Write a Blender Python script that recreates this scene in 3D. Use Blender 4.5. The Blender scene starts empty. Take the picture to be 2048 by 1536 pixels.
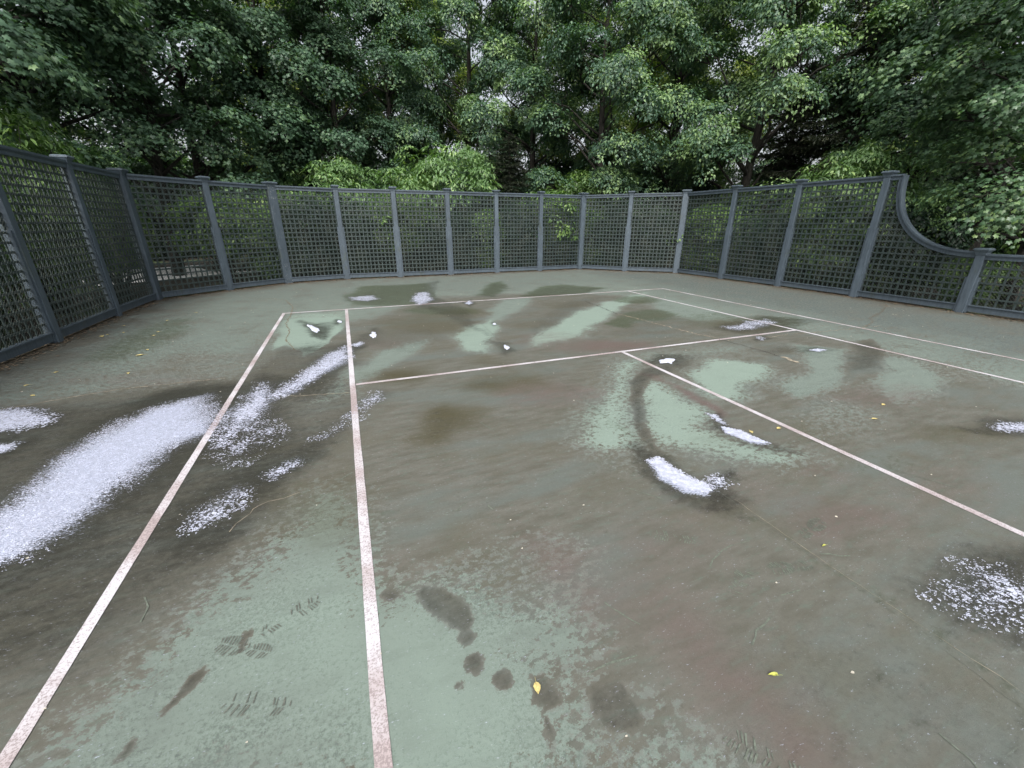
import bpy, math, random
import numpy as np
from mathutils import Vector, Matrix

sc = bpy.context.scene
RAD = math.radians

# ------------------------------------------------------------------ camera
F_PX, YAW, PITCH = 826.75, 0.3712, 0.3689           # focal length in pixels of a 2048 wide picture
CAM = np.array([-3.9998, -10.8931, 1.9475])
cam_d = bpy.data.cameras.new('camera')
cam_d.sensor_width = 36.0
cam_d.lens = 36.0 * F_PX / 2048.0
cam_d.clip_start = 0.05
cam_d.clip_end = 600
cam_o = bpy.data.objects.new('camera', cam_d)
sc.collection.objects.link(cam_o)
fw = np.array([math.sin(YAW)*math.cos(PITCH), math.cos(YAW)*math.cos(PITCH), -math.sin(PITCH)])
rt = np.array([math.cos(YAW), -math.sin(YAW), 0.0])
up = np.cross(rt, fw)
cam_o.matrix_world = Matrix((
    (rt[0], up[0], -fw[0], CAM[0]), (rt[1], up[1], -fw[1], CAM[1]),
    (rt[2], up[2], -fw[2], CAM[2]), (0, 0, 0, 1)))
sc.camera = cam_o
sc.render.resolution_x, sc.render.resolution_y = 1024, 768

# ------------------------------------------------------------------ sky, sun, exposure
SUN_EL, SUN_AZ = RAD(50), RAD(205)                  # azimuth clockwise from +Y
w = bpy.data.worlds.new('World'); sc.world = w; w.use_nodes = True
nt = w.node_tree
bg = nt.nodes['Background']
sky = nt.nodes.new('ShaderNodeTexSky'); sky.sky_type = 'NISHITA'; sky.sun_disc = False
sky.sun_elevation = SUN_EL; sky.sun_rotation = SUN_AZ
sky.air_density = 1.0; sky.dust_density = 6.0; sky.ozone_density = 1.0
hs = nt.nodes.new('ShaderNodeHueSaturation'); hs.inputs['Saturation'].default_value = .32     # veiled, overcast sky
nt.links.new(sky.outputs[0], hs.inputs['Color'])
nt.links.new(hs.outputs[0], bg.inputs[0]); bg.inputs[1].default_value = 0.15
sun_d = bpy.data.lights.new('sun', 'SUN'); sun_d.energy = 1.4; sun_d.angle = RAD(25); sun_d.color = (1.0, .965, .92)
sun_o = bpy.data.objects.new('sun', sun_d); sc.collection.objects.link(sun_o)
sd_ = Vector((math.sin(SUN_AZ)*math.cos(SUN_EL), math.cos(SUN_AZ)*math.cos(SUN_EL), math.sin(SUN_EL)))
sun_o.rotation_euler = sd_.to_track_quat('Z', 'Y').to_euler()
vs = sc.view_settings
vs.view_transform = 'Standard'; vs.look = 'None'; vs.gamma = 1.0; vs.use_curve_mapping = False
vs.exposure = 0.85

# ------------------------------------------------------------------ helpers
rng = np.random.default_rng(11)
random.seed(5)
COL = sc.collection

def ray(px, py):
    return fw + rt*((px-1024)/F_PX) + up*((768-py)/F_PX)
def G(px, py, z=0.0):                               # point of the ground seen at a photo pixel
    d = ray(px, py); t = (z-CAM[2])/d[2]
    return (CAM + d*t)[:2]
def A(px, dist):                                    # ground point in the direction of a photo column
    d = ray(px, 449); h = d[:2]/np.hypot(d[0], d[1])
    return CAM[:2] + h*dist

def tag(o, label=None, cat=None, group=None, kind=None):
    if label: o['label'] = label
    if cat: o['category'] = cat
    if group: o['group'] = group
    if kind: o['kind'] = kind
    return o
def empty(name, loc=(0, 0, 0), rz=0):
    o = bpy.data.objects.new(name, None); COL.objects.link(o)
    o.location = loc; o.rotation_euler = (0, 0, rz); o.empty_display_size = .3
    return o

class MB:
    def __init__(s): s.v = []; s.f = []
    def box(s, c, d, ax=None):
        """box centred at c, full sizes d, along unit axes ax (3 vectors)"""
        c = np.array(c, float)
        if ax is None: ax = np.eye(3)
        b = len(s.v)
        for i in (-.5, .5):
            for j in (-.5, .5):
                for k in (-.5, .5):
                    s.v.append(tuple(c + ax[0]*d[0]*i + ax[1]*d[1]*j + ax[2]*d[2]*k))
        for q in ((0,1,3,2),(4,6,7,5),(0,4,5,1),(2,3,7,6),(0,2,6,4),(1,5,7,3)):
            s.f.append(tuple(b+i for i in q))
    def bar(s, p, q, w, t, side):
        """bar from p to q, width w across, thickness t along 'side' (unit)"""
        p = np.array(p, float); q = np.array(q, float)
        L = np.linalg.norm(q-p); u = (q-p)/L
        side = np.array(side, float); v = np.cross(side, u); v /= np.linalg.norm(v)
        s.box((p+q)/2, (L, w, t), (u, v, np.cross(u, v)))
    def loft(s, secs, cap=True):
        """list of rings (equal length lists of points)"""
        n = len(secs[0]); b = len(s.v)
        for r in secs: s.v += [tuple(p) for p in r]
        for i in range(len(secs)-1):
            for j in range(n):
                a0 = b+i*n+j; a1 = b+i*n+(j+1) % n
                s.f.append((a0, a1, a1+n, a0+n))
        if cap:
            s.f.append(tuple(b+j for j in reversed(range(n))))
            s.f.append(tuple(b+(len(secs)-1)*n+j for j in range(n)))
    def tube(s, pts, rad, n=7):
        pts = [np.array(p, float) for p in pts]
        secs = []
        ref = np.array([.31, .77, .55])
        for i, p in enumerate(pts):
            t = pts[min(i+1, len(pts)-1)] - pts[max(i-1, 0)]
            t = t/np.linalg.norm(t)
            a = np.cross(t, ref); a /= np.linalg.norm(a); c = np.cross(t, a)
            secs.append([p + (a*math.cos(2*math.pi*k/n) + c*math.sin(2*math.pi*k/n))*rad[i] for k in range(n)])
        s.loft(secs)
    def build(s, name, mat, parent=None, smooth=False):
        me = bpy.data.meshes.new(name)
        me.from_pydata(s.v, [], s.f); me.update()
        if smooth: me.polygons.foreach_set('use_smooth', [True]*len(me.polygons))
        me.materials.append(mat)
        o = bpy.data.objects.new(name, me); COL.objects.link(o)
        if parent: o.parent = parent
        return o

def np_mesh(name, V, L, starts, tone=None, smooth=False):
    me = bpy.data.meshes.new(name)
    me.vertices.add(len(V)); me.vertices.foreach_set('co', np.ascontiguousarray(V, dtype=np.float32).ravel())
    me.loops.add(len(L)); me.loops.foreach_set('vertex_index', np.ascontiguousarray(L, dtype=np.int32))
    me.polygons.add(len(starts)); me.polygons.foreach_set('loop_start', np.ascontiguousarray(starts, dtype=np.int32))
    if smooth: me.polygons.foreach_set('use_smooth', np.ones(len(starts), dtype=bool))
    me.update(calc_edges=True)
    if tone is not None:
        at = me.attributes.new('tone', 'FLOAT', 'POINT'); at.data.foreach_set('value', np.ascontiguousarray(tone, dtype=np.float32))
    return me

def hash2(i, j, seed):
    h = (i.astype(np.int64)*374761393 + j.astype(np.int64)*668265263 + seed*974711) & 0x7fffffff
    h = ((h ^ (h >> 13))*1274126177) & 0x7fffffff
    return ((h ^ (h >> 16)) & 0xffff)/65535.0
def vnoise(x, y, seed=0):
    i = np.floor(x); j = np.floor(y); u = x-i; v = y-j
    u = u*u*(3-2*u); v = v*v*(3-2*v)
    a = hash2(i, j, seed); b = hash2(i+1, j, seed); c = hash2(i, j+1, seed); d = hash2(i+1, j+1, seed)
    return (a*(1-u)+b*u)*(1-v) + (c*(1-u)+d*u)*v
def fbm(x, y, seed=0, o=4):
    r = 0; a = .5
    for k in range(o):
        r = r + a*vnoise(x*2**k, y*2**k, seed+k*17); a *= .5
    return r/(1-.5**o)

def sdf(P, poly):
    """signed distance (negative inside) of points P (n,2) to a polygon"""
    poly = np.asarray(poly); n = len(poly)
    d2 = np.full(len(P), 1e9); ins = np.zeros(len(P), bool)
    for i in range(n):
        a = poly[i]; b = poly[(i+1) % n]; e = b-a; wv = P-a
        t = np.clip((wv@e)/max(e@e, 1e-12), 0, 1)
        q = wv - t[:, None]*e
        d2 = np.minimum(d2, (q*q).sum(1))
        c = (a[1] > P[:, 1]) != (b[1] > P[:, 1])
        xi = e[0]*(P[:, 1]-a[1])/(e[1] if abs(e[1]) > 1e-12 else 1e-12) + a[0]
        ins ^= c & (P[:, 0] < xi)
    d = np.sqrt(d2)
    return np.where(ins, -d, d)

# ------------------------------------------------------------------ materials
def new_mat(name):
    m = bpy.data.materials.new(name); m.use_nodes = True
    t = m.node_tree; return m, t, t.nodes['Principled BSDF']
class NT:
    def __init__(s, t): s.t = t
    def n(s, typ, **kw):
        o = s.t.nodes.new(typ)
        for k, v in kw.items(): setattr(o, k, v)
        return o
    def link(s, a, b): s.t.links.new(a, b)
    def val(s, sock, v):
        if hasattr(v, 'is_linked') or isinstance(v, bpy.types.NodeSocket): s.link(v, sock)
        else: sock.default_value = v
    def math(s, op, a, b=0.0, clamp=False):
        o = s.n('ShaderNodeMath', operation=op, use_clamp=clamp); s.val(o.inputs[0], a); s.val(o.inputs[1], b); return o.outputs[0]
    def mix(s, f, a, b, blend='MIX'):
        o = s.n('ShaderNodeMix', data_type='RGBA', blend_type=blend)
        s.val(o.inputs[0], f)
        for k, v in ((6, a), (7, b)):
            if isinstance(v, tuple): v = (*v, 1.0) if len(v) == 3 else v
            s.val(o.inputs[k], v)
        return o.outputs[2]
    def noise(s, scale, detail=3, rough=.6, vec=None, dim='3D'):
        o = s.n('ShaderNodeTexNoise'); o.inputs['Scale'].default_value = scale
        o.inputs['Detail'].default_value = detail; o.inputs['Roughness'].default_value = rough
        if vec is not None: s.link(vec, o.inputs['Vector'])
        return o.outputs[0]
    def ramp(s, x, lo, hi):
        o = s.n('ShaderNodeMapRange', interpolation_type='SMOOTHSTEP'); s.val(o.inputs[0], x)
        s.val(o.inputs[1], lo); s.val(o.inputs[2], hi); return o.outputs[0]
    def pos(s, scale=(1, 1, 1), rot=0):
        g = s.n('ShaderNodeNewGeometry'); m = s.n('ShaderNodeMapping'); s.link(g.outputs['Position'], m.inputs[0])
        m.inputs['Scale'].default_value = scale; m.inputs['Rotation'].default_value = (0, 0, rot)
        return m.outputs[0]
    def attr(s, name):
        return s.n('ShaderNodeAttribute', attribute_name=name)

def leaf_mat(name, dark, mid, light, rough=.42, trans=.28, spec=.45):
    m, t, b = new_mat(name); N = NT(t)
    tone = N.attr('tone').outputs['Fac']
    oi = N.n('ShaderNodeObjectInfo').outputs['Random']
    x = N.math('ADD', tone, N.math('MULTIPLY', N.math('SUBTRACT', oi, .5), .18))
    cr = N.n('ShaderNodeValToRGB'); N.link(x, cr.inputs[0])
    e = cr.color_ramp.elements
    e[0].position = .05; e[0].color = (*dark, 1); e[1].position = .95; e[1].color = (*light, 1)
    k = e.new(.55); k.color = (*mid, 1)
    N.link(cr.outputs[0], b.inputs['Base Color'])
    b.inputs['Roughness'].default_value = rough
    b.inputs['Specular IOR Level'].default_value = spec
    tr = N.n('ShaderNodeBsdfTranslucent')
    tc = N.mix(1.0, cr.outputs[0], (1.5, 1.9, .55), 'MULTIPLY'); N.link(tc, tr.inputs[0])
    mx = N.n('ShaderNodeMixShader'); mx.inputs[0].default_value = trans
    N.link(b.outputs[0], mx.inputs[1]); N.link(tr.outputs[0], mx.inputs[2])
    N.link(mx.outputs[0], t.nodes['Material Output'].inputs[0])
    return m

M = {}
M['maple'] = leaf_mat('maple_leaves', (.026, .054, .036), (.074, .136, .080), (.165, .25, .12), trans=.2, spec=.3)
M['beech'] = leaf_mat('small_leaves', (.024, .052, .036), (.066, .126, .080), (.19, .285, .115), trans=.2, spec=.3)
M['pale_leaf'] = leaf_mat('pale_backlit_leaves', (.04, .07, .022), (.10, .15, .04), (.22, .26, .06), trans=.42)
M['viburnum'] = leaf_mat('viburnum_leaves', (.05, .10, .04), (.125, .215, .085), (.33, .45, .17), trans=.25)
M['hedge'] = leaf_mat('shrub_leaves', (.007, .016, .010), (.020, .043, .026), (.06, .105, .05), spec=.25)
M['bright_maple'] = leaf_mat('young_maple_leaves', (.03, .065, .034), (.072, .135, .068), (.20, .29, .10), trans=.2)
M['needle'] = leaf_mat('spruce_needles', (.014, .022, .016), (.036, .046, .030), (.085, .085, .05), trans=.08, rough=.6, spec=.25)
M['cover'] = leaf_mat('ground_cover_leaves', (.03, .065, .022), (.09, .165, .05), (.21, .31, .09))

def bark():
    m, t, b = new_mat('bark'); N = NT(t)
    p = N.pos((6, 6, 1.2)); n1 = N.noise(3.0, 5, .7, p); p2 = N.pos(); n2 = N.noise(1.3, 3, .6, p2)
    c = N.mix(N.ramp(n1, .35, .65), (.010, .009, .008), (.042, .037, .031))
    c = N.mix(N.ramp(n2, .5, .75), c, (.028, .036, .022))
    N.link(c, b.inputs['Base Color']); b.inputs['Roughness'].default_value = .92
    bp = N.n('ShaderNodeBump'); bp.inputs['Strength'].default_value = .7; bp.inputs['Distance'].default_value = .03
    N.link(n1, bp.inputs['Height']); N.link(bp.outputs[0], b.inputs['Normal'])
    return m
M['bark'] = bark()

def paint(name, base, dark, chips=.0, rough=.5):
    m, t, b = new_mat(name); N = NT(t)
    p = N.pos((9, 9, .9)); n1 = N.noise(4.0, 5, .65, p)
    n2 = N.noise(1.7, 4, .6, N.pos()); n3 = N.noise(55, 2, .5, N.pos((1, 1, .45)))
    c = N.mix(N.ramp(n1, .35, .72), base, dark)
    c = N.mix(N.math('MULTIPLY', N.ramp(n2, .5, .75), .5), c, tuple(x*1.35+.008 for x in base))
    ori = N.n('ShaderNodeObjectInfo').outputs['Random']
    c = N.mix(N.math('MULTIPLY', ori, .35), c, tuple(x*.6 for x in base))
    c = N.mix(N.math('MULTIPLY', N.ramp(N.noise(3.1, 5, .7, N.pos((1, 1, .5))), .56, .72), .55), c, (.062, .076, .058))
    if chips:
        c = N.mix(N.math('MULTIPLY', N.ramp(n3, .725-chips, .745-chips), N.ramp(n2, .42, .6)), c, (.42, .43, .42))
    N.link(c, b.inputs['Base Color']); b.inputs['Roughness'].default_value = rough
    bp = N.n('ShaderNodeBump'); bp.inputs['Strength'].default_value = .25; bp.inputs['Distance'].default_value = .004
    N.link(n1, bp.inputs['Height']); N.link(bp.outputs[0], b.inputs['Normal'])
    return m
M['post'] = paint('slate_blue_paint', (.078, .104, .129), (.046, .062, .078), .0)
M['chip_post'] = paint('chipped_slate_paint', (.078, .104, .129), (.046, .062, .078), .07)
M['lattice'] = paint('dark_green_lattice_paint', (.050, .073, .072), (.028, .043, .043))
def wire():
    m, t, b = new_mat('chain_link_wire'); N = NT(t)
    n = N.noise(2.0, 3, .6, N.pos())
    N.link(N.mix(N.ramp(n, .4, .7), (.050, .064, .058), (.125, .135, .115)), b.inputs['Base Color'])
    b.inputs['Roughness'].default_value = .5; b.inputs['Metallic'].default_value = .3
    return m
M['wire'] = wire()

def court():
    m, t, b = new_mat('worn_green_court'); N = NT(t)
    fa = N.attr('fa'); fb = N.attr('fb')
    sa = N.n('ShaderNodeSeparateColor'); N.link(fa.outputs['Color'], sa.inputs[0])
    sb = N.n('ShaderNodeSeparateColor'); N.link(fb.outputs['Color'], sb.inputs[0])
    grime, dark, algae = sa.outputs[0], sa.outputs[1], sa.outputs[2]
    red, olive, pale = sb.outputs[0], sb.outputs[1], sb.outputs[2]
    P = N.pos()
    streak = N.pos((1.0, 3.2, 1), RAD(-28))
    n_f = N.noise(48, 6, .85, P)            # aggregate
    n_s = N.noise(30, 4, .75, P)
    n_m = N.noise(7.5, 5, .68, streak)
    n_l = N.noise(1.6, 5, .6, P)
    n_b = N.noise(3.4, 6, .62, streak)
    # noisy grime mask
    x = N.math('ADD', grime, N.math('MULTIPLY', N.math('SUBTRACT', n_s, .5), 1.8))
    x = N.math('ADD', x, N.math('MULTIPLY', N.math('SUBTRACT', n_m, .5), .9))
    x = N.math('ADD', x, N.math('MULTIPLY', N.math('SUBTRACT', n_l, .5), .9))
    wedge = N.math('MULTIPLY', N.math('MULTIPLY', grime, N.math('SUBTRACT', 1.0, grime), True), 4.0, True)
    n_q = N.noise(15, 5, .72, N.pos((1, 1.4, 1), RAD(-20)))
    x = N.math('ADD', x, N.math('MULTIPLY', N.math('SUBTRACT', n_q, .5), N.math('ADD', .9, N.math('MULTIPLY', wedge, 7.5))))
    gm = N.math('MULTIPLY', N.ramp(x, .40, .60), .95)
    n_v = N.noise(24, 5, .8, N.pos((1, 1.6, 1), RAD(20)))
    y = N.math('ADD', N.math('MULTIPLY', grime, 1.0), N.math('ADD', N.math('MULTIPLY', N.math('SUBTRACT', n_v, .5), 2.6), N.math('MULTIPLY', N.math('SUBTRACT', n_l, .5), 1.6)))
    g2 = N.ramp(y, .36, .58)
    n_g = N.noise(.55, 5, .65, streak)
    clean = N.mix(N.ramp(n_l, .3, .7), (.126, .154, .135), (.150, .186, .162))
    clean = N.mix(N.math('MULTIPLY', N.ramp(N.math('ADD', n_f, N.math('MULTIPLY', N.math('SUBTRACT', n_l, .5), .45)), .47, .66), .8), clean, (.060, .074, .065))
    clean = N.mix(N.math('MULTIPLY', N.ramp(N.noise(3.8, 6, .7, N.pos((1.0, 2.2, 1), RAD(30))), .46, .66), .5), clean, (.098, .116, .103))
    clean = N.mix(N.math('MULTIPLY', pale, .55), clean, (.215, .288, .242))
    clean = N.mix(N.math('MULTIPLY', fa.outputs['Alpha'], .85), clean, N.mix(N.ramp(n_m, .42, .66), (.083, .103, .098), (.052, .060, .057)))
    clean = N.mix(N.math('MULTIPLY', g2, .5), clean, (.116, .112, .103))
    brown = N.mix(N.ramp(n_b, .3, .7), (.078, .076, .061), (.110, .109, .093))
    brown = N.mix(N.math('MULTIPLY', N.ramp(n_m, .5, .72), .75), brown, (.088, .112, .092))
    brown = N.mix(N.math('MULTIPLY', N.ramp(n_g, .46, .66), .8), brown, (.096, .112, .102))
    brown = N.mix(N.math('MULTIPLY', N.ramp(n_l, .5, .68), .45), brown, (.082, .078, .056))
    brown = N.mix(N.math('MULTIPLY', N.ramp(n_f, .5, .72), .4), brown, (.045, .043, .038))
    c = N.mix(gm, clean, brown)
    na = N.math('ADD', algae, N.math('ADD', N.math('MULTIPLY', N.math('SUBTRACT', n_b, .5), 1.3), N.math('MULTIPLY', N.math('SUBTRACT', n_q, .5), 1.6)))
    c = N.mix(N.math('MULTIPLY', N.ramp(na, .2, .95), .8), c, (.046, .058, .034))
    c = N.mix(N.math('MULTIPLY', N.ramp(N.math('ADD', red, N.math('MULTIPLY', N.math('SUBTRACT', n_b, .5), .9)), .1, 1), .75), c, (.098, .070, .064))
    c = N.mix(N.math('MULTIPLY', N.ramp(N.math('ADD', olive, N.math('MULTIPLY', N.math('SUBTRACT', n_m, .5), .5)), .1, 1), .8), c, (.050, .044, .020))
    nd = N.math('ADD', dark, N.math('ADD', N.math('MULTIPLY', N.math('SUBTRACT', n_b, .5), .7), N.math('MULTIPLY', N.math('SUBTRACT', n_q, .5), .7)))
    c = N.mix(N.math('MULTIPLY', N.ramp(nd, .08, .82), .92), c, (.021, .021, .016))
    # pale scuff marks
    sc1 = N.noise(5.0, 4, .55, N.pos((.5, 9, 1), RAD(35))); sc2 = N.noise(5.0, 4, .55, N.pos((.5, 11, 1), RAD(-48)))
    sf = N.math('MULTIPLY', N.ramp(N.math('MAXIMUM', sc1, sc2), .66, .76), .32)
    c = N.mix(sf, c, (.13, .15, .122))
    sheen = N.ramp(N.math('ADD', fb.outputs['Alpha'], N.math('ADD', N.math('MULTIPLY', N.math('SUBTRACT', N.noise(34, 4, .75, N.pos((1, 3.0, 1), RAD(21))), .5), 2.8), N.math('MULTIPLY', N.math('SUBTRACT', n_b, .5), .5))), .30, .80)
    c = N.mix(N.math('MULTIPLY', sheen, .8), c, (.42, .46, .58))  # bluish-white sheen of the foam patches, painted into the base colour
    N.link(c, b.inputs['Base Color'])
    wet = N.math('MAXIMUM', dark, N.math('MULTIPLY', gm, .55))
    ro = N.math('SUBTRACT', .82, N.math('MULTIPLY', wet, .46))
    ro = N.math('ADD', ro, N.math('MULTIPLY', N.math('SUBTRACT', n_s, .5), .2))
    N.link(ro, b.inputs['Roughness'])
    b.inputs['Specular IOR Level'].default_value = .24
    bp = N.n('ShaderNodeBump'); bp.inputs['Strength'].default_value = .45; bp.inputs['Distance'].default_value = .006
    N.link(n_f, bp.inputs['Height']); N.link(bp.outputs[0], b.inputs['Normal'])
    return m
M['court'] = court()

def line_paint():
    m, t, b = new_mat('worn_white_line_paint'); N = NT(t)
    P = N.pos()
    f = N.noise(95, 3, .8, P); l = N.noise(1.1, 4, .6, P); k = N.noise(16, 4, .7, P)
    c = N.mix(N.ramp(l, .40, .62), (.47, .46, .49), (.335, .285, .285))
    c = N.mix(N.math('MULTIPLY', N.ramp(N.math('ADD', f, N.math('MULTIPLY', N.math('SUBTRACT', l, .5), .35)), .47, .60), .8), c, (.20, .165, .165))
    c = N.mix(N.math('MULTIPLY', N.ramp(k, .66, .74), .75), c, (.10, .09, .08))
    N.link(c, b.inputs['Base Color']); b.inputs['Roughness'].default_value = .75
    return m
M['line'] = line_paint()
def flat(name, col, rough=.8, var=.25, scale=20):
    m, t, b = new_mat(name); N = NT(t)
    n = N.noise(scale, 4, .65, N.pos())
    N.link(N.mix(N.ramp(n, .3, .7), tuple(c*(1-var) for c in col), tuple(min(1, c*(1+var)) for c in col)), b.inputs['Base Color'])
    b.inputs['Roughness'].default_value = rough
    return m
M['foam'] = flat('white_foam', (.50, .53, .64), .5, .22, 22)
M['crack_dark'] = flat('crack_dark', (.035, .03, .025), .9)
M['crack_pale'] = flat('crack_pale', (.24, .21, .16), .9, .4, 12)
M['print_dark'] = flat('damp_print', (.082, .090, .076), .6, .3, 60)
M['print_pale'] = flat('dry_print', (.094, .110, .088), .8, .3, 60)
M['fallen'] = flat('fallen_leaf_yellow', (.46, .38, .15), .6, .3, 60)
M['fallen_green'] = flat('fallen_leaf_green', (.34, .36, .08), .6, .3, 60)
M['petal'] = flat('petal_litter', (.46, .43, .36), .7, .3, 30)
M['debris'] = flat('leaf_debris', (.13, .10, .065), .95, .5, 25)
M['drive'] = flat('pale_driveway', (.78, .78, .78), .9, .1, 3)

def soil():
    m, t, b = new_mat('leaf_litter_and_grass'); N = NT(t)
    P = N.pos(); a = N.noise(.35, 4, .6, P); f = N.noise(14, 5, .75, P)
    litter = N.mix(N.ramp(f, .35, .65), (.014, .011, .008), (.048, .038, .026))
    grass = N.mix(N.ramp(f, .3, .7), (.024, .045, .015), (.07, .12, .038))
    N.link(N.mix(N.ramp(a, .50, .60), litter, grass), b.inputs['Base Color']); b.inputs['Roughness'].default_value = .95
    bp = N.n('ShaderNodeBump'); bp.inputs['Distance'].default_value = .05; N.link(f, bp.inputs['Height']); N.link(bp.outputs[0], b.inputs['Normal'])
    return m
M['soil'] = soil()

# ------------------------------------------------------------------ fence line (measured post positions)
FP = {
 'left':   [(-8.95, -8.3), (-8.95, -6.0), (-8.95, -3.7), (-8.93, -1.38), (-8.98, 1.05), (-8.94, 3.31)],
 'lcorner':[(-8.94, 3.31), (-7.50, 4.68), (-5.95, 5.84)],
 'back':   [(-5.95, 5.84), (-3.99, 6.36), (-2.02, 6.30), (0.0, 6.32), (2.04, 6.42), (4.05, 6.42), (6.14, 6.50)],
 'rcorner':[(6.14, 6.50), (7.50, 4.90), (9.12, 3.52)],
 'right':  [(9.12, 3.52), (9.26, 1.25), (9.40, -1.0), (9.46, -3.31), (9.42, -5.66), (9.42, -7.9), (9.42, -10.2)],
}
FENCE_POLY = [(-8.95, -30), (-8.95, 3.31), (-7.50, 4.68), (-5.95, 5.84), (-3.99, 6.36), (6.14, 6.50), (9.12, 3.52), (9.42, -1), (9.45, -30)]

# ------------------------------------------------------------------ ground sheet
def build_soil():
    xs = np.concatenate([-np.geomspace(160, 12, 22), np.linspace(-11, 11, 23), np.geomspace(12, 160, 22)])
    ys = np.concatenate([-np.geomspace(160, 32, 8), np.linspace(-30, 8, 20), np.geomspace(9, 180, 26)])
    X, Y = np.meshgrid(xs, ys)
    r = np.maximum(np.maximum(np.abs(X)-10.5, Y-7.5), 0)
    Z = -.035 + np.clip(r/8, 0, 1)*(fbm(X*.12+9, Y*.12, 3)-.45)*.7
    nx = len(xs); V = np.stack([X, Y, Z], -1).reshape(-1, 3)
    i, j = np.meshgrid(np.arange(nx-1), np.arange(len(ys)-1)); a = (j*nx+i).ravel()
    L = np.stack([a, a+1, a+nx+1, a+nx], -1).ravel()
    me = np_mesh('ground', V, L, np.arange(len(a))*4, smooth=True); me.materials.append(M['soil'])
    o = bpy.data.objects.new('ground', me); COL.objects.link(o); tag(o, kind='structure')
build_soil()

# ---- court stains: (field, value, softness in metres, strength, photo outline)
def P_(*p): return np.array([G(*q) for q in p])
def ell(px, py, rx, ry, n=14, rot=0):
    return np.array([G(px+rx*math.cos(t)*math.cos(rot)-ry*math.sin(t)*math.sin(rot), py+rx*math.cos(t)*math.sin(rot)+ry*math.sin(t)*math.cos(rot))
                     for t in np.linspace(0, 2*math.pi, n, endpoint=False)])
# foam patches: outline, fleck density, label
FOAM = [
 (P_((-160,1200),(-160,1110),(0,1032),(60,1000),(105,948),(200,872),(300,818),(398,797),(424,832),(408,862),(330,902),(250,962),(150,1032),(60,1088),(0,1122)), .86, .17, 'large long patch of white foam left of the outer sideline, biggest on the court'),
 (P_((-90,823),(0,821),(60,825),(107,832),(95,845),(30,860),(-90,872)), .56, .12, 'white foam streak at the left edge of the photo beside a thin pale crack'),
 (P_((-60,905),(0,890),(34,886),(22,900),(-40,920)), .55, .06, 'small wisp of white foam just below the streak at the left edge'),
 (P_((440,868),(478,805),(515,768),(545,788),(532,820),(482,856),(444,884)), .42, .13, 'stubby white foam patch right of the outer sideline, touching it'),
 (P_((548,790),(600,752),(650,712),(692,693),(699,716),(650,744),(600,774),(562,796)), .46, .09, 'narrow white foam tongue running up to the inner sideline'),
 (P_((432,910),(480,862),(548,838),(548,882),(484,922),(442,930)), .17, .13, 'thin speckled foam below the stubby patch between the two sidelines'),
 (P_((380,1035),(420,1004),(480,974),(516,974),(500,1002),(440,1042),(388,1060)), .27, .07, 'scratchy foam streak between the sidelines nearest the camera'),
 (P_((530,948),(600,914),(614,924),(550,956)), .30, .05, 'faint short foam wisp midway between the two sidelines'),
 (P_((628,880),(690,842),(748,786),(764,794),(722,832),(660,876)), .19, .08, 'faint speckled foam trail crossing the inner sideline below the service line'),
 (P_((612,650),(618,648),(628,653),(638,657),(643,662),(638,667),(626,664),(620,657)), 1.0, .015, 'solid white foam blob in the far left corner between the sidelines'),
 (P_((672,643),(679,640),(686,643),(680,647)), 1.0, .015, 'tiny white foam dot beside the inner sideline near the baseline'),
 (P_((734,670),(744,668),(742,664),(750,662),(755,668),(753,676),(743,678)), 1.0, .015, 'solid white foam blob just right of the inner sideline'),
 (P_((704,690),(722,683),(727,687),(712,694)), .40, .04, 'faint foam smear between the inner sideline and the solid blob'),
 (P_((700,595),(745,591),(758,598),(735,603),(705,600)), .32, .08, 'pale foam film in an algae patch beyond the far baseline'),
 (P_((824,602),(834,586),(854,584),(862,600),(842,611)), .40, .08, 'white foam smear lying across the dark stain at the baseline'),
 (P_((930,606),(938,602),(945,606),(938,610)), .55, .03, 'small foam fleck just inside the baseline, right of the dark stain'),
 (P_((1005,690),(1012,689),(1022,697),(1016,701),(1008,697)), 1.0, .015, 'small solid white foam blob on the seam, mid court'),
 (P_((984,648),(989,645),(994,649),(988,651)), .9, .015, 'tiny foam dot on the seam near the baseline'),
 (P_((1313,724),(1322,717),(1349,715),(1352,722),(1344,730),(1338,726),(1320,727)), 1.0, .015, 'solid white foam blob right of the centre line top'),
 (P_((1414,828),(1432,831),(1454,850),(1438,846)), .5, .03, 'short foam wisp left of the centre service line'),
 (P_((1444,855),(1480,862),(1537,888),(1500,886),(1455,868)), .82, .03, 'slim white foam sliver left of the centre service line'),
 (P_((1299,926),(1314,919),(1362,948),(1424,976),(1412,988),(1370,980),(1322,952)), .84, .04, 'curved white foam band at the lower end of the arc stain'),
 (P_((1412,966),(1445,954),(1463,966),(1440,980)), .34, .06, 'sparse foam tuft at the right tip of the curved band'),
 (P_((1446,656),(1490,645),(1530,639),(1548,645),(1512,656),(1470,660)), .34, .10, 'thin white foam film above the right end of the service line'),
 (P_((1510,676),(1522,673),(1532,677),(1520,681)), .35, .04, 'faint foam spot just below the service line on the right'),
 (P_((1620,701),(1635,698),(1651,700),(1636,703)), .85, .02, 'small bright foam dash in a dark spot below the right sideline'),
 (P_((1976,856),(2010,846),(2110,846),(2110,866),(2000,862)), .38, .06, 'foam streak at the right edge of the photo above the centre line'),
 (P_((1866,1182),(1926,1150),(2010,1142),(2110,1150),(2110,1290),(1985,1250),(1900,1212)), .20, .12, 'scattered foam flecks in the lower right corner of the photo'),
]
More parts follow.
